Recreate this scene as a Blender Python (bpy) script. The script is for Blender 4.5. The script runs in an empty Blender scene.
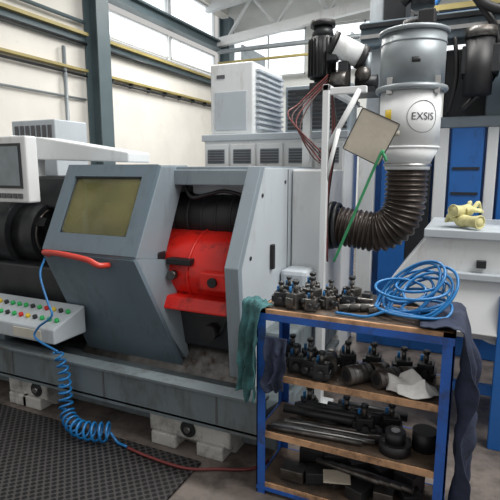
import bpy, bmesh, math, random
from mathutils import Vector, Matrix, noise
random.seed(7)
scene=bpy.context.scene
COL=scene.collection
# ------------------------------------------------------------ materials
def mat(name,col,rough=.5,metal=0,var=.12,scale=6,bump=.05,dirt=None,dirt_amt=.0,dirt_scale=3,alpha=1,coat=0,streak=0):
    m=bpy.data.materials.new(name); m.use_nodes=True
    nt=m.node_tree; N=nt.nodes; L=nt.links
    b=N['Principled BSDF']
    tc=N.new('ShaderNodeTexCoord')
    n=N.new('ShaderNodeTexNoise'); n.inputs['Scale'].default_value=scale; n.inputs['Detail'].default_value=6
    L.new(tc.outputs['Object'],n.inputs['Vector'])
    r=N.new('ShaderNodeValToRGB')
    c=Vector(col)
    r.color_ramp.elements[0].position=.3; r.color_ramp.elements[1].position=.7
    r.color_ramp.elements[0].color=(*[max(0,x*(1-var)) for x in c],1)
    r.color_ramp.elements[1].color=(*[min(1,x*(1+var)) for x in c],1)
    L.new(n.outputs['Fac'],r.inputs['Fac'])
    out=r.outputs['Color']
    if dirt is not None:
        n2=N.new('ShaderNodeTexNoise'); n2.inputs['Scale'].default_value=dirt_scale; n2.inputs['Detail'].default_value=9; n2.inputs['Roughness'].default_value=.7
        if streak:
            mp=N.new('ShaderNodeMapping'); mp.inputs['Scale'].default_value=(streak,streak,.5)
            L.new(tc.outputs['Object'],mp.inputs['Vector']); L.new(mp.outputs['Vector'],n2.inputs['Vector'])
        else: L.new(tc.outputs['Object'],n2.inputs['Vector'])
        r2=N.new('ShaderNodeValToRGB'); r2.color_ramp.elements[0].position=.62-dirt_amt*.35; r2.color_ramp.elements[1].position=.75-dirt_amt*.2
        r2.color_ramp.elements[0].color=(0,0,0,1); r2.color_ramp.elements[1].color=(1,1,1,1)
        L.new(n2.outputs['Fac'],r2.inputs['Fac'])
        mx=N.new('ShaderNodeMixRGB'); mx.inputs['Color2'].default_value=(*dirt,1)
        L.new(r2.outputs['Color'],mx.inputs['Fac']); L.new(out,mx.inputs['Color1']); out=mx.outputs['Color']
        mr=N.new('ShaderNodeMapRange'); mr.inputs['To Min'].default_value=rough; mr.inputs['To Max'].default_value=min(1,rough+.25)
        L.new(r2.outputs['Color'],mr.inputs['Value']); L.new(mr.outputs['Result'],b.inputs['Roughness'])
    L.new(out,b.inputs['Base Color'])
    b.inputs['Roughness'].default_value=rough; b.inputs['Metallic'].default_value=metal
    if coat: b.inputs['Coat Weight'].default_value=coat
    if bump:
        bp=N.new('ShaderNodeBump'); bp.inputs['Strength'].default_value=bump; bp.inputs['Distance'].default_value=.01
        n3=N.new('ShaderNodeTexNoise'); n3.inputs['Scale'].default_value=scale*8
        L.new(tc.outputs['Object'],n3.inputs['Vector'])
        L.new(n3.outputs['Fac'],bp.inputs['Height']); L.new(bp.outputs['Normal'],b.inputs['Normal'])
    b.inputs['Alpha'].default_value=alpha
    return m
M={}
M['grey']=mat('paint_grey_blue',(.12,.165,.20),.32,0,.05,3,.015,(.095,.125,.15),.3,3,streak=2)
M['grey2']=mat('paint_grey_light',(.215,.26,.295),.38,0,.06,3,.02,(.16,.185,.20),.25,4,streak=2)
M['panel']=mat('paint_pale_grey',(.45,.495,.535),.4,0,.05,3,.02,(.36,.38,.39),.2,3,streak=2)
M['tray']=mat('paint_tray_grey',(.135,.165,.18),.36,0,.12,3,.03,(.075,.08,.08),.36,4,streak=1.5)
M['dark']=mat('dark_steel',(.022,.024,.027),.4,.2,.3,8,.05)
M['black']=mat('black_rubber',(.01,.01,.012),.5,0,.3,10,.05)
M['steel']=mat('bright_steel',(.50,.50,.50),.3,1,.15,10,.02)
M['dsteel']=mat('oiled_steel',(.13,.125,.12),.35,.8,.35,14,.05,(.05,.035,.025),.3,12)
M['cast']=mat('cast_foot_grey',(.44,.44,.42),.6,0,.12,8,.1,(.14,.13,.12),.38,6)
M['red']=mat('red_paint',(.66,.018,.012),.3,0,.12,5,.03,(.16,.006,.005),.3,6)
M['redh']=mat('red_hose',(.50,.045,.03),.35,0,.1)
M['redd']=mat('dark_red_hose',(.13,.02,.02),.4,0,.1)
M['dred']=mat('dark_red',(.07,.028,.028),.5,0,.4,5)
M['white']=mat('white_paint',(.68,.70,.71),.4,0,.04,3,.02,(.52,.52,.50),.18,4,streak=1.5)
M['cream']=mat('cream_wall_paint',(.74,.72,.67),.8,0,.05,2,.05,(.64,.61,.55),.15,1.5)
M['bwall']=mat('pale_wall',(.68,.70,.68),.8,0,.06,2,.05)
M['ceil']=mat('ceiling_white',(.75,.76,.75),.8,0,.05,2,.05)
M['teal']=mat('steel_column_teal',(.08,.115,.13),.5,0,.1,3,.03)
M['yellow']=mat('yellow_rail',(.34,.28,.10),.5,0,.2,3,.03)
M['blue']=mat('blue_frame_paint',(.015,.095,.40),.42,0,.2,6,.03,(.03,.035,.05),.34,8)
M['bmach']=mat('blue_machine_paint',(.015,.12,.40),.35,0,.08,3,.02,(.02,.05,.12),.2,4,streak=2)
M['bhose']=mat('blue_hose',(.01,.14,.37),.3,0,.1,5,0)
M['wood']=mat('shelf_wood',(.46,.27,.15),.6,0,.3,14,.1,(.09,.05,.03),.42,8)
M['woodd']=mat('oily_shelf_top',(.10,.07,.05),.5,0,.4,10,.1,(.025,.02,.018),.5,6)
M['navy']=mat('navy_cloth',(.022,.03,.06),.9,0,.3,20,.3)
M['green']=mat('teal_cloth',(.045,.14,.15),.9,0,.35,16,.3,(.02,.05,.05),.4,6)
M['rag']=mat('white_rag',(.60,.60,.59),.9,0,.15,14,.3,(.3,.3,.3),.25,8)
M['ygl']=mat('yellow_glove',(.60,.56,.28),.8,0,.2,14,.2,(.4,.35,.15),.25,10)
M['galv']=mat('galvanised',(.25,.28,.30),.42,.35,.12,5,.02)
M['duct']=mat('duct_brown',(.045,.034,.029),.3,.3,.4,8,.05)
M['beige']=mat('old_sheet',(.45,.41,.34),.7,0,.15,6,.1,(.3,.26,.2),.25,6)
M['greenr']=mat('green_rod',(.03,.25,.1),.4)
M['greenb']=mat('green_button',(.02,.4,.1),.4,0,0,5,0)
M['screen']=mat('display_grey',(.20,.24,.26),.15,0,.15,8,0)
M['glass']=mat('door_glass_olive',(.23,.22,.09),.05,0,.4,2.2,0,alpha=.5)
M['skyg']=mat('gray_slots',(.09,.09,.10),.6)
M['yelt']=mat('yellow_sticker',(.7,.5,.03),.5)
M['paper']=mat('paper',(.5,.48,.42),.8)
m=mat('bright_window_pane',(.8,.85,.9),.3,0,.02,2,0)
m.node_tree.nodes['Principled BSDF'].inputs['Emission Color'].default_value=(.95,.98,1,1)
m.node_tree.nodes['Principled BSDF'].inputs['Emission Strength'].default_value=1.1
M['pane']=m
M['floor']=mat('worn_concrete',(.16,.135,.12),.42,0,.35,2.5,.15,(.05,.042,.038),.5,4)
def rubber():
    m=bpy.data.materials.new('rubber_mat_ring'); m.use_nodes=True
    nt=m.node_tree;N=nt.nodes;L=nt.links;b=N['Principled BSDF']
    tc=N.new('ShaderNodeTexCoord'); mp=N.new('ShaderNodeMapping'); mp.inputs['Rotation'].default_value=(0,0,.785)
    v=N.new('ShaderNodeTexVoronoi'); v.inputs['Scale'].default_value=30; v.inputs['Randomness'].default_value=.0; v.voronoi_dimensions='2D'
    L.new(tc.outputs['Object'],mp.inputs['Vector']); L.new(mp.outputs['Vector'],v.inputs['Vector'])
    r=N.new('ShaderNodeValToRGB'); r.color_ramp.elements[0].position=.36; r.color_ramp.elements[1].position=.44
    r.color_ramp.elements[0].color=(.007,.007,.008,1); r.color_ramp.elements[1].color=(.045,.042,.042,1)
    L.new(v.outputs['Distance'],r.inputs['Fac']); L.new(r.outputs['Color'],b.inputs['Base Color'])
    bp=N.new('ShaderNodeBump'); bp.inputs['Strength'].default_value=.8; bp.inputs['Distance'].default_value=.01
    L.new(r.outputs['Color'],bp.inputs['Height']); L.new(bp.outputs['Normal'],b.inputs['Normal'])
    b.inputs['Roughness'].default_value=.5; b.inputs['Specular IOR Level'].default_value=.3
    return m
M['mat']=rubber()

# ------------------------------------------------------------ builder
class B:
    def __init__(s,name):
        s.name=name; s.bm=bmesh.new(); s.mats=[]; s.kids=[]
    def mi(s,k):
        if k not in s.mats: s.mats.append(k)
        return s.mats.index(k)
    def merge(s,tb,k,smooth=False,mx=None):
        if mx is not None: bmesh.ops.transform(tb,matrix=mx,verts=tb.verts)
        i=s.mi(k); vm={}
        for v in tb.verts: vm[v]=s.bm.verts.new(v.co)
        for f in tb.faces:
            try:
                nf=s.bm.faces.new([vm[v] for v in f.verts]); nf.material_index=i; nf.smooth=smooth if smooth in(True,False) else f.smooth
            except ValueError: pass
        tb.free()
    def box(s,lo,hi,k,bev=0,mx=None):
        tb=bmesh.new(); bmesh.ops.create_cube(tb,size=1)
        lo=Vector(lo);hi=Vector(hi);c=(lo+hi)/2;d=hi-lo
        for v in tb.verts: v.co=Vector((v.co.x*d.x+c.x,v.co.y*d.y+c.y,v.co.z*d.z+c.z))
        if bev: bmesh.ops.bevel(tb,geom=tb.edges[:],offset=bev,segments=2,affect='EDGES',profile=.5)
        s.merge(tb,k,False,mx); return s
    def rbox(s,c,size,rot,k,bev=.004):
        mx=Matrix.Translation(c)@rot
        h=Vector(size)/2
        return s.box(-h,h,k,bev,mx)
    def prism(s,pts,ext,k,bev=0,smooth=False):
        tb=bmesh.new(); ext=Vector(ext)
        a=[tb.verts.new(p) for p in pts]; b=[tb.verts.new(Vector(p)+ext) for p in pts]
        tb.faces.new(a); tb.faces.new(b[::-1]); n=len(a)
        for i in range(n):
            f=tb.faces.new((a[i],b[i],b[(i+1)%n],a[(i+1)%n])); f.smooth=smooth
        bmesh.ops.recalc_face_normals(tb,faces=tb.faces)
        if bev: bmesh.ops.bevel(tb,geom=tb.edges[:],offset=bev,segments=2,affect='EDGES',profile=.5)
        s.merge(tb,k,'f'); return s
    def solid(s,quad,th,k,bev=0):
        q=[Vector(p) for p in quad]; n=(q[1]-q[0]).cross(q[2]-q[1]).normalized()*th
        return s.prism(q,n,k,bev)
    def cyl(s,p0,p1,r0,k,r1=None,seg=24,caps=True):
        r1=r0 if r1 is None else r1
        p0=Vector(p0);p1=Vector(p1);d=p1-p0
        tb=bmesh.new(); bmesh.ops.create_cone(tb,cap_ends=caps,segments=seg,radius1=r0,radius2=r1,depth=d.length)
        for f in tb.faces: f.smooth=len(f.verts)==4
        mx=Matrix.Translation((p0+p1)/2)@d.to_track_quat('Z','Y').to_matrix().to_4x4()
        s.merge(tb,k,'f',mx); return s
    def ring(s,c,axis,R,r,k,seg=32,ms=8):
        axis=Vector(axis).normalized(); q=axis.to_track_quat('Z','Y')
        pts=[Vector(c)+q@Vector((R*math.cos(t),R*math.sin(t),0)) for t in [2*math.pi*i/seg for i in range(seg)]]
        return s.tube(pts,r,k,ms,closed=True)
    def tube(s,pts,r,k,seg=8,closed=False,radii=None):
        pts=[Vector(p) for p in pts]; n=len(pts); tb=bmesh.new(); rings=[]
        up=None
        for i,p in enumerate(pts):
            if closed: t=(pts[(i+1)%n]-pts[i-1]).normalized()
            else: t=(pts[min(i+1,n-1)]-pts[max(i-1,0)]).normalized()
            if up is None: up=t.orthogonal().normalized()
            else:
                up=up-t*up.dot(t)
                if up.length<1e-5: up=t.orthogonal()
                up.normalize()
            bn=t.cross(up); rr=radii[i] if radii else r
            rings.append([tb.verts.new(p+(up*math.cos(a)+bn*math.sin(a))*rr) for a in [2*math.pi*j/seg for j in range(seg)]])
        m=n if closed else n-1
        for i in range(m):
            A=rings[i];C=rings[(i+1)%n]
            off=0
            if closed and i==n-1:
                off=min(range(seg),key=lambda o:(A[0].co-C[o].co).length)
            for j in range(seg):
                tb.faces.new((A[j],A[(j+1)%seg],C[(j+1+off)%seg],C[(j+off)%seg]))
        if not closed:
            tb.faces.new(rings[0][::-1]); tb.faces.new(rings[-1])
        s.merge(tb,k,True); return s
    def sphere(s,c,sz,k,u=20,v=12,nz=0):
        tb=bmesh.new(); bmesh.ops.create_uvsphere(tb,u_segments=u,v_segments=v,radius=1)
        sz=Vector((sz,)*3) if not hasattr(sz,'__len__') else Vector(sz)
        for w in tb.verts:
            co=w.co.copy(); f=1+(noise.noise(co*2+Vector(c)*9)*nz if nz else 0)
            w.co=Vector((co.x*sz.x*f,co.y*sz.y*f,co.z*sz.z*f))+Vector(c)
        s.merge(tb,k,True); return s
    def grid(s,fn,nu,nv,k,th=0.004):
        tb=bmesh.new(); g=[[tb.verts.new(fn(i/nu,j/nv)) for j in range(nv+1)] for i in range(nu+1)]
        for i in range(nu):
            for j in range(nv): tb.faces.new((g[i][j],g[i+1][j],g[i+1][j+1],g[i][j+1]))
        bmesh.ops.recalc_face_normals(tb,faces=tb.faces)
        if th: bmesh.ops.solidify(tb,geom=tb.faces[:],thickness=th)
        s.merge(tb,k,True); return s
    def text(s,txt,size,k,fn):
        cu=bpy.data.curves.new('t','FONT'); cu.body=txt; cu.size=size; cu.align_x='CENTER'; cu.align_y='CENTER'; cu.extrude=.0008
        ob=bpy.data.objects.new('t',cu); COL.objects.link(ob)
        bpy.context.view_layer.update()
        me=bpy.data.meshes.new_from_object(ob); tb=bmesh.new(); tb.from_mesh(me)
        for v in tb.verts: v.co=Vector(fn(v.co))
        bpy.data.objects.remove(ob); bpy.data.meshes.remove(me)
        s.merge(tb,k); return s
    def done(s,parent=None):
        me=bpy.data.meshes.new(s.name); s.bm.to_mesh(me); s.bm.free()
        for k in s.mats: me.materials.append(M[k])
        ob=bpy.data.objects.new(s.name,me); COL.objects.link(ob)
        if parent: ob.parent=parent
        return ob
def cat(pts,n=10):
    P=[Vector(p) for p in pts]; P=[P[0]*2-P[1]]+P+[P[-1]*2-P[-2]]; o=[]
    for i in range(1,len(P)-2):
        a,b,c,d=P[i-1:i+3]
        for j in range(n):
            t=j/n; o.append(.5*((2*b)+(c-a)*t+(2*a-5*b+4*c-d)*t*t+(3*b-a-3*c+d)*t**3))
    o.append(P[-2]); return o
def coil(pts,R,turns,per=14,rf=None):
    base=cat(pts,40); L=[0]
    for i in range(1,len(base)): L.append(L[-1]+(base[i]-base[i-1]).length)
    tot=L[-1]; N=int(turns*per); out=[]; j=0; up=None
    for i in range(N+1):
        s_=tot*i/N
        while j<len(L)-2 and L[j+1]<s_: j+=1
        f=(s_-L[j])/max(1e-9,L[j+1]-L[j]); p=base[j].lerp(base[j+1],min(1,f)); t=(base[j+1]-base[j]).normalized()
        if up is None: up=t.orthogonal().normalized()
        up=(up-t*up.dot(t)).normalized(); bn=t.cross(up); a=2*math.pi*turns*i/N
        rr=R*(rf(i/N) if rf else 1)
        out.append(p+(up*math.cos(a)+bn*math.sin(a))*rr)
    return out
def simple_box(name,lo,hi,k,bev=0):
    b=B(name); b.box(lo,hi,k,bev); return b.done()
def louvers(b,x0,x1,y,z0,z1,n,k,depth=.012):
    for i in range(n):
        z=z0+(z1-z0)*(i+.5)/n
        b.box((x0,y-depth,z-(z1-z0)/n*.3),(x1,y,z+(z1-z0)/n*.3),k)

# ------------------------------------------------------------ room
simple_box('floor',(-6.4,-3,-.1),(6,11.9,0),'floor')
b=B('wall_left')
b.box((-6.3,0,0),(-6,11.7,3.85),'cream')
b.box((-6.3,0,3.85),(-6,6.8,5.6),'cream')
b.box((-6.3,0,5.5),(-6,11.7,6.2),'cream')
b.done()
for i,(y0,y1) in enumerate([(6.8,9.1),(9.2,11.15)]):
    w=B('window_%d'%(i+1))
    for z0,z1 in ((3.95,4.42),(4.75,5.48)):
        w.box((-6.18,y0,z0),(-6.16,y1,z1),'pane')
        for (lo,hi) in (((-6.2,y0,z0),(-6.1,y1,z0+.03)),((-6.2,y0,z1-.03),(-6.1,y1,z1)),((-6.2,y0,z0),(-6.1,y0+.03,z1)),((-6.2,y1-.03,z0),(-6.1,y1,z1))):
            w.box(lo,hi,'white')
    w.done()
b=B('trim_1')  # steel lintel beam
for y0,y1 in ((0,6.4),(6.85,11.1)):
    b.box((-5.99,y0,4.47),(-5.9,y1,4.70),'teal'); b.box((-5.99,y0,4.66),(-5.8,y1,4.70),'teal'); b.box((-5.99,y0,4.47),(-5.8,y1,4.5),'teal')
b.done()
b=B('crane_rail')
for y0,y1 in ((0,6.42),(6.83,11.1)):
    b.box((-5.99,y0,3.74),(-5.84,y1,3.79),'yellow'); b.box((-5.99,y0,3.60),(-5.92,y1,3.74),'teal'); b.cyl((-5.9,y0,3.62),(-5.9,y1,3.62),.025,'dark')
b.cyl((-5.9,.1,3.95),(-5.9,6.4,3.95),.03,'teal')
b.done()
b=B('cable_tray')
for y0,y1 in ((0,6.42),(6.83,11.1)):
    b.box((-5.99,y0,3.18),(-5.88,y1,3.22),'yellow'); b.cyl((-5.92,y0,3.12),(-5.92,y1,3.12),.02,'dark')
    for k in range(8): b.box((-5.99,y0+.2+k*.55,3.10),(-5.9,y0+.23+k*.55,3.18),'dark')
b.cyl((-5.93,5.95,.3),(-5.93,5.95,3.5),.03,'galv')
b.cyl((-5.95,.1,2.75),(-5.95,6.4,2.75),.018,'galv')
b.done()
def hcol(name,x,y,z1,w=.3):
    b=B(name); b.box((x-.0,y-w/2,0),(x+.02,y+w/2,z1),'teal'); b.box((x+.26,y-w/2,0),(x+.28,y+w/2,z1),'teal'); b.box((x,y-.02,0),(x+.26,y+.02,z1),'teal'); b.box((x,y-w/2-.03,0),(x+.3,y+w/2+.03,.03),'teal'); b.done()
hcol('steel_column',-5.98,6.62,5.3); hcol('steel_column',-5.98,11.3,5.3,.26)
b=B('wall_back')
b.box((-6.3,11.7,0),(5,11.95,3.9),'bwall'); b.box((-6.3,11.7,5.0),(5,11.95,8.0),'bwall')
for x in (-6.3,-3.9,-1.5,.9,3.3): b.box((x,11.7,3.9),(x+.4,11.95,5.0),'bwall')
b.done()
for i,x in enumerate((-5.9,-3.5,-1.1,1.3)):
    w=B('window_%d'%(i+3))
    w.box((x,11.77,3.9),(x+2,11.79,5),'pane')
    for lo,hi in (((x,11.75,3.9),(x+2,11.8,3.95)),((x,11.75,4.95),(x+2,11.8,5)),((x,11.75,3.9),(x+.05,11.8,5)),((x+1.95,11.75,3.9),(x+2,11.8,5)),((x+.98,11.75,3.9),(x+1.02,11.8,5))): w.box(lo,hi,'white')
    w.done()
b=B('ceiling')
b.prism([(-6.3,3.2,5.75),(-6.3,3.2,5.85),(5,3.2,7.35),(5,3.2,7.25)],(0,8.7,0),'ceil')
b.done()
for i,y in enumerate((4.2,7.4,10.8)):
    t=B('roof_beam')
    t.prism([(-6.2,y,5.35),(-6.2,y,5.6),(4.8,y,7.08),(4.8,y,6.83)],(0,.16,0),'white'); t.done()
b=B('roof_truss')
b.prism([(-6,10.9,4.55),(-6,10.9,4.75),(3,10.9,5.75),(3,10.9,5.55)],(0,.15,0),'white')
for i in range(7):
    x=-5.6+i*1.25; z=4.75+(x+6)/9
    b.cyl((x,10.97,z),(x+.6,10.97,z+.8),.04,'white',seg=8); b.cyl((x+.6,10.97,z+.8),(x+1.2,10.97,z+.14),.04,'white',seg=8)
b.done()
b=B('conduit_pipes')
b.cyl((-5.6,10.4,4.3),(3,10.4,4.3),.05,'galv',seg=12); b.cyl((-5.6,10.4,4.05),(3,10.4,4.05),.03,'yellow',seg=12)
for x in (-5,-2.5,0,2.5): b.box((x,10.38,4),(x+.04,11.7,4.4),'galv')
b.done()
b=B('crane_girder'); b.box((-.9,8.6,3.75),(5,8.95,4.05),'bmach'); b.box((-.9,8.5,4.05),(5,9.05,4.13),'yellow'); b.box((-1.1,8.5,3.6),(-.9,9.05,4.1),'dark')
for i in range(8): b.cyl((-.8+i*.7,8.77,4.13),(-.45+i*.7,8.77,4.7),.04,'bmach',seg=8); b.cyl((-.45+i*.7,8.77,4.7),(-.1+i*.7,8.77,4.13),.04,'bmach',seg=8)
b.box((-.9,8.7,4.7),(5,8.85,4.8),'bmach')
b.box((-1.05,8.65,0),(-.85,8.85,3.6),'teal'); b.done()

# ------------------------------------------------------------ rubber mat
b=B('rubber_floor_mat'); b.box((-5,.2,.001),(-1.25,2.08,.018),'mat',.004); b.done()

# ------------------------------------------------------------ LATHE
b=B('cnc_lathe')
X0,X1=-4.6,-.9
b.box((X0,2.12,.21),(X1,2.17,.41),'tray',.008)
b.box((X0,2.10,.405),(X1,2.20,.425),'tray',.004)
b.box((X0,2.12,.2),(X1,3.7,.23),'tray')
b.prism([(X0,2.17,.36),(X0,2.6,.27),(X0,2.6,.23),(X0,2.17,.23)],(X1-X0,0,0),'tray')
b.box((X0,2.32,.03),(X1,3.6,.21),'tray',.01)
for k in range(5): b.box((-4.3+k*.78,2.116,.235),(-4.29+k*.78,2.121,.40),'skyg')
for x0,x1 in ((-1.66,-1.12),(-2.86,-2.5),(-4.2,-3.8)):
    b.prism([(x0,2.17,.07),(x0,2.17,.17),(x0,2.25,.21),(x0,2.6,.21),(x0,2.6,.0),(x0,2.25,.0)],(x1-x0,0,0),'cast',.01)
    b.box((x0+.03,2.14,.0),(x0+.2,2.3,.08),'cast',.008); b.box((x1-.2,2.14,.0),(x1-.03,2.3,.08),'cast',.008)
    b.cyl((x0+.1,2.2,.08),(x0+.1,2.2,.13),.03,'dark',seg=6)
    b.cyl((x0+.27,2.165,.13),(x0+.27,2.18,.13),.05,'dark'); b.cyl((x0+.27,2.15,.13),(x0+.27,2.18,.13),.02,'steel',seg=6)
    b.cyl((x1-.1,2.2,.08),(x1-.1,2.2,.12),.03,'steel',seg=6)
b.box((-2.7,3.3,.25),(-1.17,3.36,1.58),'dark')
b.prism([(-4.4,2.75,.25),(-4.4,2.85,.62),(-4.4,3.3,.62),(-4.4,3.3,.25)],(3.2,0,0),'dark')
b.box((-4.2,2.86,.62),(-1.18,2.92,.68),'steel'); b.box((-4.2,3.1,.62),(-1.18,3.16,.72),'steel')
b.prism([(-2.5,2.5,.27),(-2.5,2.72,.5),(-2.5,2.8,.5),(-2.5,2.8,.27)],(1.3,0,0),'dsteel')
b.cyl((-4,2.72,.66),(-1.18,2.72,.66),.02,'steel',seg=12); b.cyl((-4,2.7,.56),(-1.18,2.7,.56),.015,'steel',seg=12)
arc=[(2.62+.3-.36*math.cos(t),.93+.27*math.sin(t)) for t in [(-.75+i*(2.35/14)) for i in range(15)]]
b.prism([(-2.1,y,z) for y,z in arc]+[(-2.1,3.1,1.2),(-2.1,3.1,.75)],(.92,0,0),'red',0,True)
for x in (-2.1,-1.62,-1.21):
    b.tube([(x,y-.004,z) for y,z in arc],.010,'red',8)
b.prism([(-2.02,2.48,.72),(-2.02,2.52,.80),(-2.02,2.68,.80),(-2.02,2.68,.66)],(.8,0,0),'red',.012)
b.box((-1.98,2.5,.90),(-1.80,2.6,1.08),'black',.015); b.box((-1.5,2.5,.86),(-1.3,2.58,.98),'red',.015)
b.box((-1.76,2.53,1.0),(-1.58,2.6,1.04),'black',.006)
b.cyl((-1.4,2.48,.92),(-1.4,2.5,.92),.03,'black'); b.cyl((-1.72,2.52,.93),(-1.72,2.56,.93),.03,'dsteel')
b.box((-1.98,2.6,.45),(-1.3,2.9,.68),'dark',.015)
b.cyl((-1.45,2.52,.58),(-1.45,2.6,.58),.05,'black'); b.cyl((-1.8,2.5,.56),(-1.8,2.6,.56),.06,'dsteel')
b.tube(cat([(-1.35,2.5,.6),(-1.28,2.48,.75),(-1.3,2.55,.85)],6),.012,'black')
b.cyl((-2.2,2.98,1.27),(-1.2,2.98,1.27),.17,'black',seg=32)
for i in range(9): b.ring((-2.1+i*.11,2.98,1.27),(1,0,0),.17,.009,'dark',28,6)
b.cyl((-2.7,2.95,1.15),(-2.3,2.95,1.15),.2,'dsteel',seg=32); b.cyl((-2.3,2.95,1.15),(-2.2,2.95,1.15),.1,'steel')
b.box((-2.6,2.75,1.585),(-1.17,3.72,1.62),'grey2',.006)
b.box((-2.6,2.72,1.50),(-1.18,2.80,1.60),'grey2',.008)
b.box((-1.78,2.9,1.43),(-1.18,3.28,1.56),'panel',.02)
b.tube(cat([(-1.78,2.8,1.52),(-1.7,2.76,1.42),(-1.58,2.78,1.44),(-1.45,2.8,1.46),(-1.2,2.8,1.4)],8),.013,'black')
b.box((-4.4,3.3,.25),(-2.7,3.36,1.5),'dred')
b.box((-4.6,2.3,.25),(-3.6,3.7,1.6),'grey',.02)
b.box((-3.62,2.72,1.3),(-2.62,3.4,1.55),'dark',.02)
b.box((-3.6,2.5,.42),(-2.62,2.72,.9),'dark',.02)
b.cyl((-3.6,2.8,1.1),(-3.2,2.8,1.1),.30,'dark',seg=40); b.cyl((-3.2,2.8,1.1),(-2.98,2.8,1.1),.25,'dark',seg=40)
b.cyl((-2.98,2.8,1.1),(-2.95,2.8,1.1),.12,'black',seg=32); b.ring((-2.98,2.8,1.1),(1,0,0),.2,.012,'dsteel')
for k in range(3):
    a=k*2.094+.5; c=Vector((-2.94,2.8+.15*math.cos(a),1.1+.15*math.sin(a)))
    b.rbox(c,(.1,.07,.14),Matrix.Rotation(a-1.57,4,'X'),'dark')
b.box((-2.66,2.75,.3),(-2.6,3.35,1.6),'grey',.006)
b.box((-3.3,2.45,.36),(-2.62,2.5,.5),'dsteel')
pr=[(2.60,1.61),(2.30,1.07),(2.36,.45),(2.5,.28),(3.75,.28),(3.75,1.61)]
b.prism([(-1.165,y,z) for y,z in pr],(.04,0,0),'panel',.003)
fr=[(2.58,1.62),(2.27,1.07),(2.33,.42),(2.37,.42),(2.32,1.06),(2.64,1.62)]
b.prism([(-1.2,y,z) for y,z in fr],(.085,0,0),'grey2',.004)
b.box((-1.125,2.74,.98),(-1.10,2.78,1.14),'black',.008)
for y,z in ((2.62,1.45),(2.5,.5),(3.6,1.5),(3.6,.5),(2.45,1.1),(3.0,1.52)): b.cyl((-1.13,y,z),(-1.12,y,z),.012,'dark',seg=10)
b.box((-1.13,3.05,.3),(-1.122,3.056,1.6),'skyg')
b.box((-1.12,2.6,.28),(-.92,3.7,.62),'tray',.02); b.box((-1.12,2.9,.62),(-.93,3.1,.95),'panel',.03)
b.box((-1.12,3.12,.6),(-.9,3.66,1.6),'white',.012); b.cyl((-.9,3.34,1.21),(-.875,3.34,1.21),.17,'dark')
# HMI
b.box((-3.3,2.40,1.37),(-2.79,2.50,1.83),'white',.012); b.box((-3.24,2.392,1.47),(-2.84,2.40,1.78),'dark'); b.box((-3.22,2.388,1.49),(-2.86,2.394,1.76),'screen')
for i in range(7): b.box((-3.22+i*.055,2.39,1.40),(-3.18+i*.055,2.40,1.435),'skyg')
b.prism([(-3.2,2.75,1.68),(-3.2,2.75,1.85),(-3.08,2.75,1.85),(-2.2,2.75,1.72),(-2.2,2.75,1.65)],(0,.25,0),'white',.01)
b.box((-3.2,2.55,1.42),(-3.1,2.85,1.85),'white',.015); b.cyl((-3.15,2.5,1.6),(-3.15,2.6,1.6),.05,'white')
b.box((-4.0,3.3,1.5),(-3.45,3.7,2.05),'panel',.01)
for i in range(7): b.box((-3.95+i*.07,3.29,1.8),(-3.91+i*.07,3.3,2.0),'skyg')
b.prism([(-3.4,2.12,.50),(-3.4,2.12,.60),(-3.4,2.40,.69),(-3.4,2.40,.50)],(1.06,0,0),'panel',.01)
bc=['greenb','dark','greenb','red','greenb','dark','yelt','greenb']
for i in range(15):
    for j in range(2):
        x=-3.3+i*.065; y=2.2+j*.1; z=.60+(y-2.12)*.32
        b.cyl((x,y,z),(x,y-.006,z+.02),.015,bc[(i*3+j*2)%8],seg=12)
b.box((-3.3,2.112,.52),(-2.9,2.12,.58),'dark'); b.box((-2.7,2.112,.52),(-2.45,2.12,.58),'paper')
b.box((-3.1,2.2,.42),(-2.9,2.4,.5),'grey')
LATHE=b.done()

# sliding door
b=B('sliding_door')
XL,XR=-2.56,-1.81
T0=Vector((0,2.58,1.62));K0=Vector((0,2.30,1.07))
def S(x,t): v=T0.lerp(K0,t); return Vector((x,v.y,v.z))
wx0,wx1,wt0,wt1=XL+.09,XR-.1,.14,.80
def sq(x0,x1,t0,t1,th=.03,k='grey'): b.solid([S(x0,t0),S(x0,t1),S(x1,t1),S(x1,t0)],th,k)
sq(XL,wx0,0,1); sq(wx1,XR,0,1); sq(wx0,wx1,0,wt0); sq(wx0,wx1,wt1,1)
sq(wx0,wx1,wt0,wt1,.008,'glass')
nrm=(S(1,1)-S(1,0)).cross(Vector((1,0,0))).normalized()
if nrm.y>0: nrm=-nrm
fp=[S(wx0,wt0)+nrm*.004,S(wx1,wt0)+nrm*.004,S(wx1,wt1)+nrm*.004,S(wx0,wt1)+nrm*.004]
def rounded(c,rad=.05,n=5):
    o=[]
    for i in range(4):
        p=c[i];a=(c[i-1]-p).normalized()*rad;d=(c[(i+1)%4]-p).normalized()*rad
        for j in range(n+1):
            t=j/n; o.append((p+a)*(1-t)**2+p*2*t*(1-t)+(p+d)*t*t)
    return o
b.tube(rounded(fp),.009,'dark',8,closed=True)
KL=Vector((XL,2.30,1.07));KR=Vector((XR,2.30,1.07))
b.solid([KL,Vector((-2.46,2.60,.27)),Vector((-1.66,2.60,.27)),KR],.03,'grey')
b.box((XL,2.285,1.05),(XR,2.31,1.09),'grey',.008)
b.prism([(XR-.03,2.58,1.62),(XR-.03,2.29,1.07),(XR-.03,2.58,1.02),(XR-.03,2.88,1.62)],(.035,0,0),'grey2',.004)
b.prism([(XR-.03,2.29,1.07),(XR+.02,2.44,.66),(-1.67,2.62,.30),(XR+.02,2.58,1.02)],(.03,0,0),'grey2')
b.box((XL,2.58,1.60),(XR,2.90,1.63),'grey2',.005)
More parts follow.
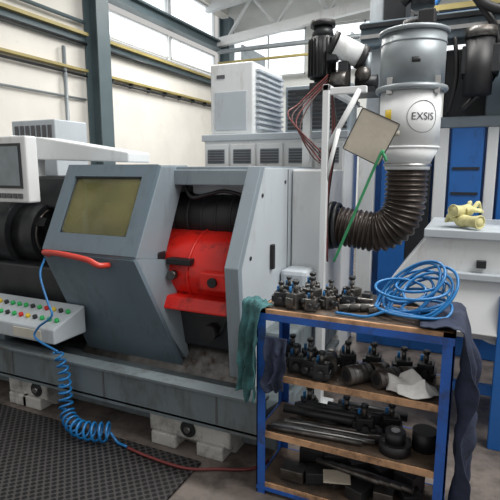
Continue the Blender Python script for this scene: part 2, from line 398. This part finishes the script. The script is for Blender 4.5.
b.tube(cat([(-2.50,2.27,1.05),(-2.48,2.22,1.075),(-2.3,2.19,1.08),(-2.1,2.19,1.06),(-2.02,2.2,1.03),(-2.0,2.27,1.02)],8),.018,'redh',10)
b.done(LATHE)

# coiled hose
b=B('coiled_air_hose')
b.tube(cat([(-2.46,2.2,1.04),(-2.42,2.12,.95),(-2.33,2.08,.8),(-2.28,2.06,.72),(-2.4,2.06,.63),(-2.42,2.05,.56),(-2.24,2.05,.5)],10),.007,'bhose')
pts=coil([(-2.24,2.05,.5),(-2.2,2.05,.36),(-2.2,2.05,.22),(-2.16,2.02,.12),(-2.06,1.98,.085),(-1.95,1.98,.08),(-1.83,2.02,.08)],.055,17,16,lambda t:.45+.55*t)
b.tube(pts,.0075,'bhose',7)
b.tube(cat([(-1.83,2.02,.08),(-1.78,2.02,.03),(-1.7,2.0,.035)],6),.0075,'bhose')
b.done()
b=B('red_air_hose'); b.tube(cat([(-1.69,2.0,.03),(-1.55,1.98,.03),(-1.35,1.97,.03),(-1.25,2.0,.02),(-1.15,2.06,.012),(-.98,2.14,.012),(-.92,2.25,.012)],10),.008,'redd'); b.done()

# ------------------------------------------------------------ tool cart
cx0,cx1,cy0,cy1=-.885,-.02,2.0,2.34
zt,z2,z3,z4=.955,.637,.335,.06
b=B('tool_cart')
def leg2(x,y,sx,sy):
    b.box((min(x,x+sx*.045),min(y,y+sy*.006),0),(max(x,x+sx*.045),max(y,y+sy*.006),zt),'blue')
    b.box((min(x,x+sx*.006),min(y,y+sy*.045),0),(max(x,x+sx*.006),max(y,y+sy*.045),zt),'blue')
leg2(cx0,cy0,1,1);leg2(cx1,cy0,-1,1);leg2(cx0,cy1,1,-1);leg2(cx1,cy1,-1,-1)
for z in (zt,z2,z3,z4):
    b.box((cx0+.008,cy0+.008,z-.022),(cx1-.008,cy1-.008,z-.004),'wood')
    b.box((cx0+.01,cy0+.02,z-.004),(cx1-.01,cy1-.01,z),'woodd')
    b.box((cx0+.045,cy0+.002,z-.028),(cx1-.045,cy0+.012,z+.002),'wood')
    b.box((cx0,cy0+.01,z-.04),(cx0+.006,cy1-.01,z),'blue'); b.box((cx1-.006,cy0+.01,z-.04),(cx1,cy1-.01,z),'blue')
    b.box((cx0+.01,cy1-.008,z-.03),(cx1-.01,cy1-.002,z),'blue')
b.box((cx0,cy0-.003,zt-.05),(cx1,cy0+.003,zt-.018),'blue'); b.box((cx0,cy0,zt-.018),(cx1,cy1,zt),'wood')
b.box((cx0+.02,cy0+.02,zt-.001),(cx1-.02,cy1-.02,zt+.001),'woodd')
b.box((cx0,cy0-.001,z4-.04),(cx1,cy0+.004,z4-.02),'blue')
b.done()

def toolholder(bb,x,y,z,rot,s=1,k='dsteel'):
    mx=Matrix.Translation((x,y,z))@Matrix.Rotation(rot,4,'Z')@Matrix.Scale(s,4)
    bb.box((-.035,-.03,0),(.035,.03,.075),k,.005,mx); bb.box((-.05,-.02,.02),(-.03,.02,.055),k,.003,mx)
    bb.box((.02,-.045,.02),(.045,.045,.04),'dark',.003,mx)
    def P(v): return mx@Vector(v)
    bb.cyl(P((0,0,.07)),P((0,0,.115)),.011*s,'dsteel',seg=12); bb.cyl(P((0,0,.115)),P((0,0,.128)),.016*s,'dark',seg=6)
    bb.cyl(P((-.02,.015,.07)),P((-.02,.015,.1)),.007*s,'bhose',seg=8); bb.cyl(P((.02,-.015,.07)),P((.02,-.015,.09)),.006*s,'dsteel',seg=6)
    bb.cyl(P((0,-.03,.04)),P((0,-.06,.04)),.014*s,'dark',seg=12)
b=B('lathe_tool_holders')
for i,(x,y,r) in enumerate([(-.80,2.1,.2),(-.72,2.08,1.2),(-.64,2.07,.1),(-.76,2.2,.5),(-.67,2.18,-.4),(-.58,2.14,.9),(-.82,2.26,0),(-.7,2.28,.3),(-.6,2.26,1.3),(-.5,2.2,.2),(-.5,2.28,-.5)]):
    toolholder(b,x,y,zt+.001,r,.9+.15*math.sin(i*2),'dsteel' if i%3 else 'dark')
for i in range(5):
    x=-.52+i*.045; y=2.1+.02*(i%3)
    b.cyl((x,y,zt+.02),(x+.08,y+.05,zt+.025),.016,'dsteel',seg=14); b.cyl((x+.08,y+.05,zt+.025),(x+.11,y+.07,zt+.027),.009,'steel',seg=10)
b.box((-.46,2.2,zt+.001),(-.38,2.3,zt+.05),'dsteel',.006); b.box((-.44,2.22,zt+.05),(-.4,2.28,zt+.07),'dark',.004)
b.done()
b=B('blue_hose_bundle')
pts=[]
for i in range(330):
    t=i/330*2*math.pi*12
    R=.10+.035*math.sin(i*.11)
    c=Vector((-.20+.035*math.sin(i*.05),2.17+.02*math.cos(i*.07),zt+.09+.05*math.sin(i*.031)+.02*math.sin(i*.17)))
    pts.append(c+Vector((R*1.15*math.cos(t),R*.8*math.sin(t),R*math.sin(t+.6)*(.6+.5*math.sin(i*.023)))))
for p in pts: p.z=max(p.z,zt+.035)
b.tube(cat(pts,2),.0065,'bhose',7)
b.tube(cat([(-.3,2.08,zt+.04),(-.38,2.05,zt+.012),(-.46,2.045,zt+.012),(-.52,2.05,zt+.012)],8),.0065,'bhose',7)
b.done()
b=B('spindle_tool_collection')
def taper(x,y,z,dx,dy,s=1):
    p=Vector((x,y,z)); d=Vector((dx,dy,0)).normalized()
    r=.038*s
    p=p+Vector((0,0,r))
    b.cyl(p,p+d*.10*s,r,'dsteel',seg=24); b.cyl(p+d*.10*s,p+d*.12*s,r*.8,'dark'); b.cyl(p+d*.12*s,p+d*.2*s,r*.92,'dsteel',r1=r*.6)
    b.cyl(p-d*.002,p-d*.001,r*.6,'black')
    for q in range(4): b.ring(p+d*(.02+.02*q)*s,d,r,.0015,'dark',24,5)
taper(-.46,2.04,z2,.9,1,1.15); taper(-.33,2.06,z2,.9,1,1.1); taper(-.56,2.12,z2,-.2,1,1)
for x,y,r in ((-.72,2.1,.3),(-.64,2.08,-.2),(-.68,2.2,.6),(-.58,2.06,.1),(-.78,2.22,0),(-.24,2.27,.3),(-.14,2.27,0),(-.5,2.24,.4),(-.38,2.27,.1)): toolholder(b,x,y,z2,r,1.05,'dark')
for i in range(5): b.cyl((-.84+.02*i,2.03+.028*i,z3+.015),(-.38+.05*i,2.07+.03*i,z3+.018),.012,'steel' if i%2 else 'dsteel',seg=12)
for i in range(6): b.cyl((-.8+.05*i,2.16+.025*i,z3+.06+.01*(i%3)),(-.36+.03*i,2.2+.02*i,z3+.05+.02*(i%2)),.022,'dark',seg=12)
b.cyl((-.24,2.1,z3),(-.24,2.1,z3+.05),.07,'black',seg=28); b.cyl((-.24,2.1,z3+.05),(-.24,2.1,z3+.1),.045,'dark',seg=28); b.cyl((-.24,2.1,z3+.1),(-.24,2.1,z3+.104),.02,'steel')
b.cyl((-.12,2.18,z3),(-.12,2.18,z3+.09),.055,'black',seg=28)
for x,y,r in ((-.4,2.2,.3),(-.5,2.25,-.2),(-.7,2.27,.6),(-.28,2.26,.2)): toolholder(b,x,y,z3,r,1.15,'black')
for i in range(6): b.rbox((-.72+.11*i,2.1+.03*(i%3),z4+.035),(.12,.09,.06),Matrix.Rotation(.4*i,4,'Z'),'dark' if i%2 else 'dsteel')
for i in range(5): b.rbox((-.66+.12*i,2.24,z4+.06),(.13,.1,.11),Matrix.Rotation(.3*i,4,'Z'),'black')
b.rbox((-.5,2.09,z4+.075),(.13,.09,.006),Matrix.Rotation(.3,4,'Z')@Matrix.Rotation(.12,4,'X'),'beige')
for i in range(4): b.cyl((-.62+.06*i,2.16,z4+.09),(-.3+.05*i,2.10,z4+.1),.015,'dsteel',seg=12)
b.done()

def softcloth(name,c,sx,sy,h,k,seed=0,n=60):
    """rumpled cloth: rounded outline, soft rolling folds that also push sideways"""
    b=B(name)
    def fn(u,v):
        a=(u-.5)*2;d=(v-.5)*2
        ex=a*math.sqrt(max(0,1-d*d/2)); ey=d*math.sqrt(max(0,1-a*a/2))
        r=min(1,math.hypot(ex,ey))
        edge=1+.22*noise.noise(Vector((ex*1.2,ey*1.2,seed)))
        q=Vector((ex*1.3+seed,ey*1.3,seed*.7))
        w=math.sin(6.5*(ex*.8+ey*.5)+3*noise.noise(q))*.5+.5
        w2=math.sin(9*(ey*.9-ex*.4)+3*noise.noise(q+Vector((3,1,0))))*.5+.5
        fall=(1-r**2.5)
        z=h*(.35*fall+.4*w*(.25+.75*fall)+.25*w2*(.2+.8*fall))
        ox=.10*sx*noise.noise(q*1.5+Vector((0,0,4)))+.05*sx*math.cos(6.5*(ex*.8+ey*.5))
        oy=.10*sy*noise.noise(q*1.5+Vector((0,7,0)))
        return Vector((c[0]+ex*sx/2*edge+ox,c[1]+ey*sy/2*edge+oy,c[2]+.004+max(0,z)))
    b.grid(fn,n,n,k,.003); return b.done()
softcloth('cleaning_rag',(-.19,2.085,z2+.002),.25,.15,.10,'rag',3)
def glove(name,c,rot,k,s=1,curl=0.03,z0=0):
    b=B(name); mx=Matrix.Translation(c)@Matrix.Rotation(rot,4,'Z')@Matrix.Scale(s,4)
    def T(ps,rr): 
        pp=[mx@Vector(p) for p in ps]; q=cat(pp,6); n=len(ps)
        rad=[]
        for i in range(len(q)):
            f=i/6; j=min(int(f),n-2); rad.append((rr[j]+(rr[j+1]-rr[j])*(f-j))*s)
        b.tube(q,.01,k,12,radii=rad)
    T([(-.13,0,.035),(-.09,0,.034),(-.05,0,.034),(0,0,.033),(.035,0,.028)],[.042,.036,.034,.042,.03])
    for i,(y,l) in enumerate(((-.036,.06),(-.013,.078),(.011,.074),(.034,.055))):
        T([(.01,y*.8,.033),(.045,y,.034+.012*(i%2)),(.04+l*.6,y*1.15,.032+curl*(i%2)),(.04+l,y*1.25,.018)],[.014,.0145,.0135,.007])
    T([(-.04,-.03,.033),(-.01,-.06,.04),(.03,-.08,.03)],[.018,.016,.008])
    b.ring(mx@Vector((-.13,0,.036)),mx.to_3x3()@Vector((1,0,0)),.038*s,.005*s,k,20,6)
    return b.done()
def drape(name,p0,p1,drop,out,k,seed,amp=.03,folds=5,taper=.0,over=None,nu=50,nv=50,wob=.03):
    b=B(name); p0=Vector(p0);p1=Vector(p1);out=Vector(out).normalized()
    side=(p1-p0)
    def fn(u,v):
        ov=.18
        w=0 if v<ov else (v-ov)/(1-ov)
        uu=.5+(u-.5)*(1-taper*w)
        p=p0+side*uu
        if v<ov and over is not None:
            e=1-v/ov
            p=p+Vector(over)*e*(1+.25*noise.noise(Vector((u*3,seed,0))))+Vector((0,0,.008+.035*abs(noise.noise(Vector((u*4,v*12,seed))))))
        d=drop*(1+.12*noise.noise(Vector((u*3,seed,1)))+.04*math.sin(u*folds*6))
        p=p+Vector((0,0,-d*w))
        f=amp*min(1,w*4)*(1+math.sin(u*folds*2*math.pi+seed+2.2*noise.noise(Vector((u*2,w*2.5,seed))))+1.2*noise.noise(Vector((u*4,w*4,seed)))+.5*noise.noise(Vector((u*9,w*11,seed))))
        p=p+out*(f+.012)
        p=p+side.normalized()*wob*noise.noise(Vector((seed,w*3,u*2)))*w
        return p
    b.grid(fn,nu,nv,k,.004); return b.done()
drape('navy_work_jacket',(.0,1.985,zt+.012),(.0,2.38,zt+.012),.87,(1,-.1,0),'navy',2.3,.030,3,.08,over=(-.17,-.01,0.0))
drape('teal_work_cloth',(-.99,2.09,zt+.0),(-.845,1.975,zt+.0),.44,(-.5,-1,0),'green',5.1,.018,2.5,-.05,over=(.03,.08,.0),wob=.05)
drape('dark_work_cloth',(-.83,1.985,z2+.2),(-.72,1.985,z2+.2),.26,(0,-1,0),'navy',8.1,.012,2,.1,wob=.05)

# ------------------------------------------------------------ mist extractor
b=B('mist_extractor')
C=Vector((-.40,3.34,0))
def cz(z): return C+Vector((0,0,z))
R=.197
b.cyl(cz(2.12),cz(2.44),R,'galv',seg=48); b.ring(cz(2.44),(0,0,1),R+.004,.014,'galv',48); b.ring(cz(2.10),(0,0,1),R+.006,.02,'galv',48); b.ring(cz(2.37),(0,0,1),R,.006,'galv',48)
b.cyl(cz(2.44),cz(2.46),R*.98,'galv',r1=R*.8,seg=48); b.cyl(cz(2.46),cz(2.52),.07,'black',seg=24); b.box(tuple(cz(2.46)+Vector((.03,-.12,0))),tuple(cz(2.55)+Vector((.13,.0,0))),'black',.01)
for k in range(4):
    a=k*1.57-.6; b.box(tuple(cz(2.06)+Vector((math.cos(a)*R-.015,math.sin(a)*R-.015,0))),tuple(cz(2.16)+Vector((math.cos(a)*R+.02,math.sin(a)*R+.02,0))),'steel',.004)
b.cyl(cz(1.74),cz(2.09),R*.96,'white',seg=48); b.cyl(cz(1.64),cz(1.74),R*.72,'white',r1=R*.96,seg=48); b.ring(cz(1.74),(0,0,1),R*.95,.008,'white',48)
b.cyl(cz(1.60),cz(1.64),R*.72,'white',seg=48)
ca=math.atan2(-C.y,-C.x)
def wrap(z0,off,rr,sgn=1):
    def fn(co):
        a=ca+off+co.x/rr
        return (C.x+math.cos(a)*rr,C.y+math.sin(a)*rr,z0+co.y)
    return fn
b.text('EXSIS',.062,'skyg',wrap(1.92,.42,R*.96+.003))
ringp=[]
for i in range(40):
    t=2*math.pi*i/40; a=ca+.42+.095*math.cos(t)/(R*.96); ringp.append((C.x+math.cos(a)*(R*.96+.002),C.y+math.sin(a)*(R*.96+.002),1.92+.095*math.sin(t)))
b.tube(ringp,.0016,'skyg',5,closed=True)
b.grid(lambda u,v:Vector(wrap(1.93,-.75,R*.96+.002)(Vector(((u-.5)*.05,(v-.5)*.08,0)))),6,2,'yelt',.001)
b.grid(lambda u,v:Vector(wrap(1.82,-.45,R*.96+.002)(Vector(((u-.5)*.06,(v-.5)*.03,0)))),6,2,'paper',.001)
b.grid(lambda u,v:Vector(wrap(2.25,.1,R+.002)(Vector(((u-.5)*.05,(v-.5)*.03,0)))),6,2,'dark',.001)
b.box((-.44,3.5,1.8),(-.38,4.24,1.86),'grey2'); b.box((-.44,3.5,2.2),(-.38,4.24,2.26),'grey2')
px,py=C.x,C.y
path=cat([(px,py,1.64),(px,py,1.5),(px-.005,py,1.37),(px-.05,py,1.25),(px-.16,py,1.18),(px-.30,py,1.19),(-.85,py,1.21)],30)
L=[0]
for i in range(1,len(path)): L.append(L[-1]+(path[i]-path[i-1]).length)
rad=[.130+.009*math.sin(l*2*math.pi/.032) for l in L]
b.tube(path,.13,'duct',32,radii=rad)
b.ring((px,py,1.63),(0,0,1),.142,.010,'steel',40); b.ring((-.85,py,1.21),(1,0,0),.15,.014,'dark',40)
b.done()

# frame stand with motors
b=B('pump_stand')
b.box((-.885,3.0,.62),(-.845,3.04,2.12),'white',.004); b.box((-.885,3.0,2.08),(-.845,3.9,2.12),'white',.004)
b.box((-.885,3.02,2.06),(-.62,3.06,2.10),'white',.004)
b.cyl((-.86,3.03,1.72),(-.66,3.03,2.08),.018,'white',seg=10); b.cyl((-.865,3.02,1.5),(-.78,3.02,1.85),.014,'white',seg=10)
b.box((-.89,2.98,0),(-.84,3.05,.64),'white',.004); b.box((-.91,2.95,0),(-.78,3.1,.02),'white',.004)
b.box((-1.3,3.68,2.16),(-.7,4.0,2.2),'dark'); b.box((-1.28,3.8,0),(-1.22,3.86,2.16),'white')
b.cyl((-1.13,3.8,2.2),(-1.13,3.8,2.3),.06,'dark'); b.cyl((-1.13,3.8,2.3),(-1.13,3.8,2.60),.095,'dark',seg=32)
for k in range(20):
    a=k*2*math.pi/20; c=Vector((-1.13+.10*math.cos(a),3.8+.10*math.sin(a),2.45)); b.rbox(c,(.02,.006,.27),Matrix.Rotation(a,4,'Z'),'black',0)
b.cyl((-1.13,3.8,2.60),(-1.13,3.8,2.68),.09,'dark',r1=.07); b.box((-1.06,3.66,2.4),(-.98,3.74,2.52),'dark',.01)
b.cyl((-1.13,3.8,2.68),(-1.13,3.8,2.72),.095,'black')
b.cyl((-1.0,3.7,2.52),(-.84,3.78,2.44),.085,'white',seg=28); b.cyl((-1.03,3.69,2.535),(-1.0,3.7,2.52),.088,'black'); b.cyl((-.84,3.78,2.44),(-.8,3.8,2.42),.09,'black')
b.box((-.98,3.7,2.2),(-.9,3.8,2.4),'dark',.01); b.cyl((-.86,3.8,2.25),(-.7,3.8,2.25),.05,'dark'); b.sphere((-.8,3.75,2.3),.06,'dsteel')
b.cyl((-.78,3.8,2.3),(-.78,3.8,2.46),.03,'galv')
b.cyl((-1.02,3.72,2.27),(-.9,3.7,2.27),.055,'dsteel'); b.box((-1.2,3.7,2.2),(-1.0,3.76,2.26),'black',.006)
STAND=b.done()
b=B('hanging_sheet'); b.rbox((-.59,3.06,1.80),(.25,.006,.27),Matrix.Rotation(.45,4,'Y'),'beige',.002)
fp=[Matrix.Translation((-.59,3.055,1.80))@Matrix.Rotation(.45,4,'Y')@Vector(q) for q in ((-.125,0,-.135),(.125,0,-.135),(.125,0,.135),(-.125,0,.135))]
b.tube(rounded(fp,.01,2),.003,'dark',6,closed=True); b.tube(cat([fp[3],(-.68,3.05,2.0),(-.66,3.05,2.06)],5),.003,'dark')
b.done(STAND)
b=B('hook_rod'); b.tube(cat([(-.78,3.0,1.03),(-.76,3.0,1.07),(-.53,3.0,1.66),(-.5,3.0,1.69),(-.48,3.0,1.65)],6),.009,'greenr'); b.done(STAND)
b=B('power_cables')
for k in range(4):
    o=.03*k
    b.tube(cat([(-1.05,3.7,2.25+.02*k),(-1.15-o,3.6,2.1),(-1.2-o,3.5,1.9+o),(-1.1+o,3.45,1.72),(-1.0+o,3.4,1.64)],8),.006,'redd' if k%2 else 'dred')
    b.tube(cat([(-.85,3.1,2.1),(-.83+o*.3,3.05,1.8),(-.86,3.02+o,1.4),(-.84,3.05,1.0)],8),.006,'black' if k%2 else 'redd')
b.done(STAND)

# ------------------------------------------------------------ cabinets behind
b=B('electrical_cabinet')
b.box((-2.32,4.02,0),(-.98,4.5,1.9),'white',.01)
b.box((-2.34,4.0,1.86),(-.96,4.52,1.92),'panel',.006)
n=5; w=1.34/n
for i in range(n):
    x=-2.32+i*w
    b.box((x+.012,4.0,.15),(x+w-.012,4.02,1.83),'white',.006)
    b.box((x+.045,3.997,1.655),(x+w-.045,4.001,1.785),'grey2')
    louvers(b,x+.05,x+w-.05,3.997,1.66,1.78,5,'skyg',.006)
    b.box((x+w-.05,3.985,1.0),(x+w-.03,4.0,1.15),'dark')
    b.box((x+.08,3.995,1.45),(x+.16,4.0,1.5),'yelt')
b.done()
b=B('cooling_unit')
b.box((-2.27,4.06,1.92),(-1.84,4.8,2.55),'white',.012)
for i in range(11):
    z=1.97+i*.05; b.box((-1.85,4.12,z),(-1.80,4.74,z+.022),'panel',.003)
b.box((-2.2,4.05,2.42),(-2.12,4.062,2.45),'skyg'); b.box((-2.22,4.05,1.96),(-1.9,4.062,2.3),'panel',.004)
b.done()
b=B('louvered_fan_box')
b.box((-1.6,4.25,1.92),(-1.0,4.5,2.34),'grey2',.008)
louvers(b,-1.57,-1.03,4.25,1.95,2.31,10,'dark',.02)
b.done()
b=B('machining_center')
b.box((-.9,4.35,0),(1.6,6.0,1.95),'bmach',.01)
for x0,x1,k in ((-.92,-.78,'white'),(-.72,-.5,'bmach'),(-.5,-.32,'dark'),(-.3,-.2,'white'),(-.18,.06,'bmach'),(.08,.16,'white'),(.18,.5,'bmach')):
    b.box((x0,4.28,.3),(x1,4.35,1.93),k,.008)
for i in range(6): b.box((-.16,4.27,.6+i*.2),(.04,4.285,.62+i*.2),'dark')
b.box((-.92,4.3,1.93),(1.6,5,2.02),'grey2',.01)
b.box((-.9,4.4,2.02),(-.78,4.7,3.2),'panel',.01); b.box((-.78,4.38,2.02),(-.6,4.7,3.1),'dark',.01); b.box((-.55,4.5,2.02),(-.35,4.8,2.9),'dark',.01); b.box((.05,4.4,2.02),(.2,4.7,2.75),'grey',.01)
b.box((-.28,4.6,2.02),(1.4,4.9,2.6),'dark',.01)
b.box((-.95,4.3,2.62),(1.8,4.55,2.82),'grey',.012); b.box((-.95,4.27,2.68),(1.8,4.3,2.71),'steel')
b.box((-.95,4.25,2.76),(1.8,4.3,2.79),'dark')
b.cyl((-.02,4.1,2.15),(-.02,4.1,2.55),.1,'black',seg=28); b.box((-.14,4.05,2.3),(.12,4.3,2.5),'dark',.01); b.cyl((-.02,4.1,2.55),(-.02,4.1,2.62),.11,'dsteel')
b.cyl((.1,4.1,2.48),(.6,4.1,2.48),.045,'steel'); b.box((.15,4.05,2.1),(.5,4.3,2.4),'dark',.01)
for i in range(8): b.box((.14+i*.045,4.035,2.12),(.165+i*.045,4.05,2.38),'galv')
b.cyl((-.45,4.2,2.85),(-.45,4.2,3.1),.09,'dark'); b.box((-.62,4.2,2.3),(-.45,4.35,2.6),'dark',.01)
b.tube(cat([(-.6,4.2,2.9),(-.3,4.1,3.1),(.1,4.15,2.95),(.4,4.2,3.1)],10),.04,'black')
b.tube(cat([(-.15,4.2,3.0),(.0,4.1,2.78),(.25,4.1,2.72),(.5,4.15,2.9)],10),.035,'black')
b.tube(cat([(-.1,4.2,2.9),(.08,4.15,2.6),(.08,4.2,2.3),(-.12,4.2,2.05)],10),.025,'black')
b.tube(cat([(-.2,4.2,2.6),(-.17,4.15,2.3),(-.22,4.2,2.03)],10),.016,'black')
b.tube(cat([(-.75,4.3,2.62),(-.68,4.2,2.4),(-.6,4.2,2.2),(-.55,4.25,2.03)],10),.022,'black')
b.done()
# white hopper at the right
b=B('chip_hopper')
b.prism([(-.42,3.0,.94),(-.22,3.0,1.22),(1.0,3.0,1.22),(1.0,3.0,.45),(.15,3.0,.60),(-.42,3.0,.86)],(0,.7,0),'white',.01)
b.prism([(-.24,2.96,1.21),(-.24,2.96,1.26),(1.0,2.96,1.26),(1.0,2.96,1.21)],(0,.76,0),'panel',.006)
b.box((-.1,2.93,.98),(.9,3.0,1.02),'panel',.006); b.prism([(-.1,2.9,.68),(-.1,2.99,1.0),(-.1,3.0,.62)],(1.0,0,0),'white',.004)
b.box((.05,2.955,1.05),(.1,3.0,1.09),'dark')
for x in (-.1,.9):
    for y in (3.05,3.6): b.box((x,y,0),(x+.06,y+.06,.95),'bmach',.004)
b.box((-.1,3.07,.25),(.96,3.11,.31),'bmach'); b.box((.18,2.9,0),(.25,2.97,.9),'bmach',.004)
b.cyl((.45,3.3,0),(.45,3.3,.42),.2,'dark')
b.box((.2,3.3,1.26),(.8,3.65,1.75),'white',.01); b.box((.18,3.28,1.45),(.22,3.67,1.65),'bmach')
b.done()
glove('yellow_work_glove',(-.04,3.08,1.272),2.4,'ygl',.95)
glove('yellow_work_glove',(-.02,3.14,1.33),.9,'ygl',.9,.05)

# ------------------------------------------------------------ lights & world
w=bpy.data.worlds.new('World'); scene.world=w; w.use_nodes=True
bg=w.node_tree.nodes['Background']; bg.inputs['Color'].default_value=(1,.985,.96,1); bg.inputs['Strength'].default_value=.58
def area(name,loc,rot,sx,sy,e,col=(1,1,1)):
    l=bpy.data.lights.new(name,'AREA'); l.shape='RECTANGLE'; l.size=sx;l.size_y=sy; l.energy=e; l.color=col
    o=bpy.data.objects.new(name,l); o.location=loc; o.rotation_euler=rot; COL.objects.link(o)
area('ceiling_light',(-1.5,4.2,5.1),(0,0,0),3.5,.5,190,(1,.98,.94))
area('ceiling_light',(-3,8,5.1),(0,0,0),3.5,.5,260,(1,.98,.94))
area('added_contrast_light',(2.2,2.2,5.2),(0,math.radians(28),0),2.5,3.5,310,(1,.985,.95))  # added overhead lamp to raise contrast; no roof opening is built for it
# camera
cam=bpy.data.cameras.new('camera'); co=bpy.data.objects.new('camera',cam); COL.objects.link(co)
co.location=(0,0,1.6); co.rotation_euler=(math.radians(80.5),0,math.radians(24.7)); cam.sensor_width=36; cam.lens=34.56; cam.clip_end=100
scene.camera=co
scene.view_settings.view_transform='Standard'
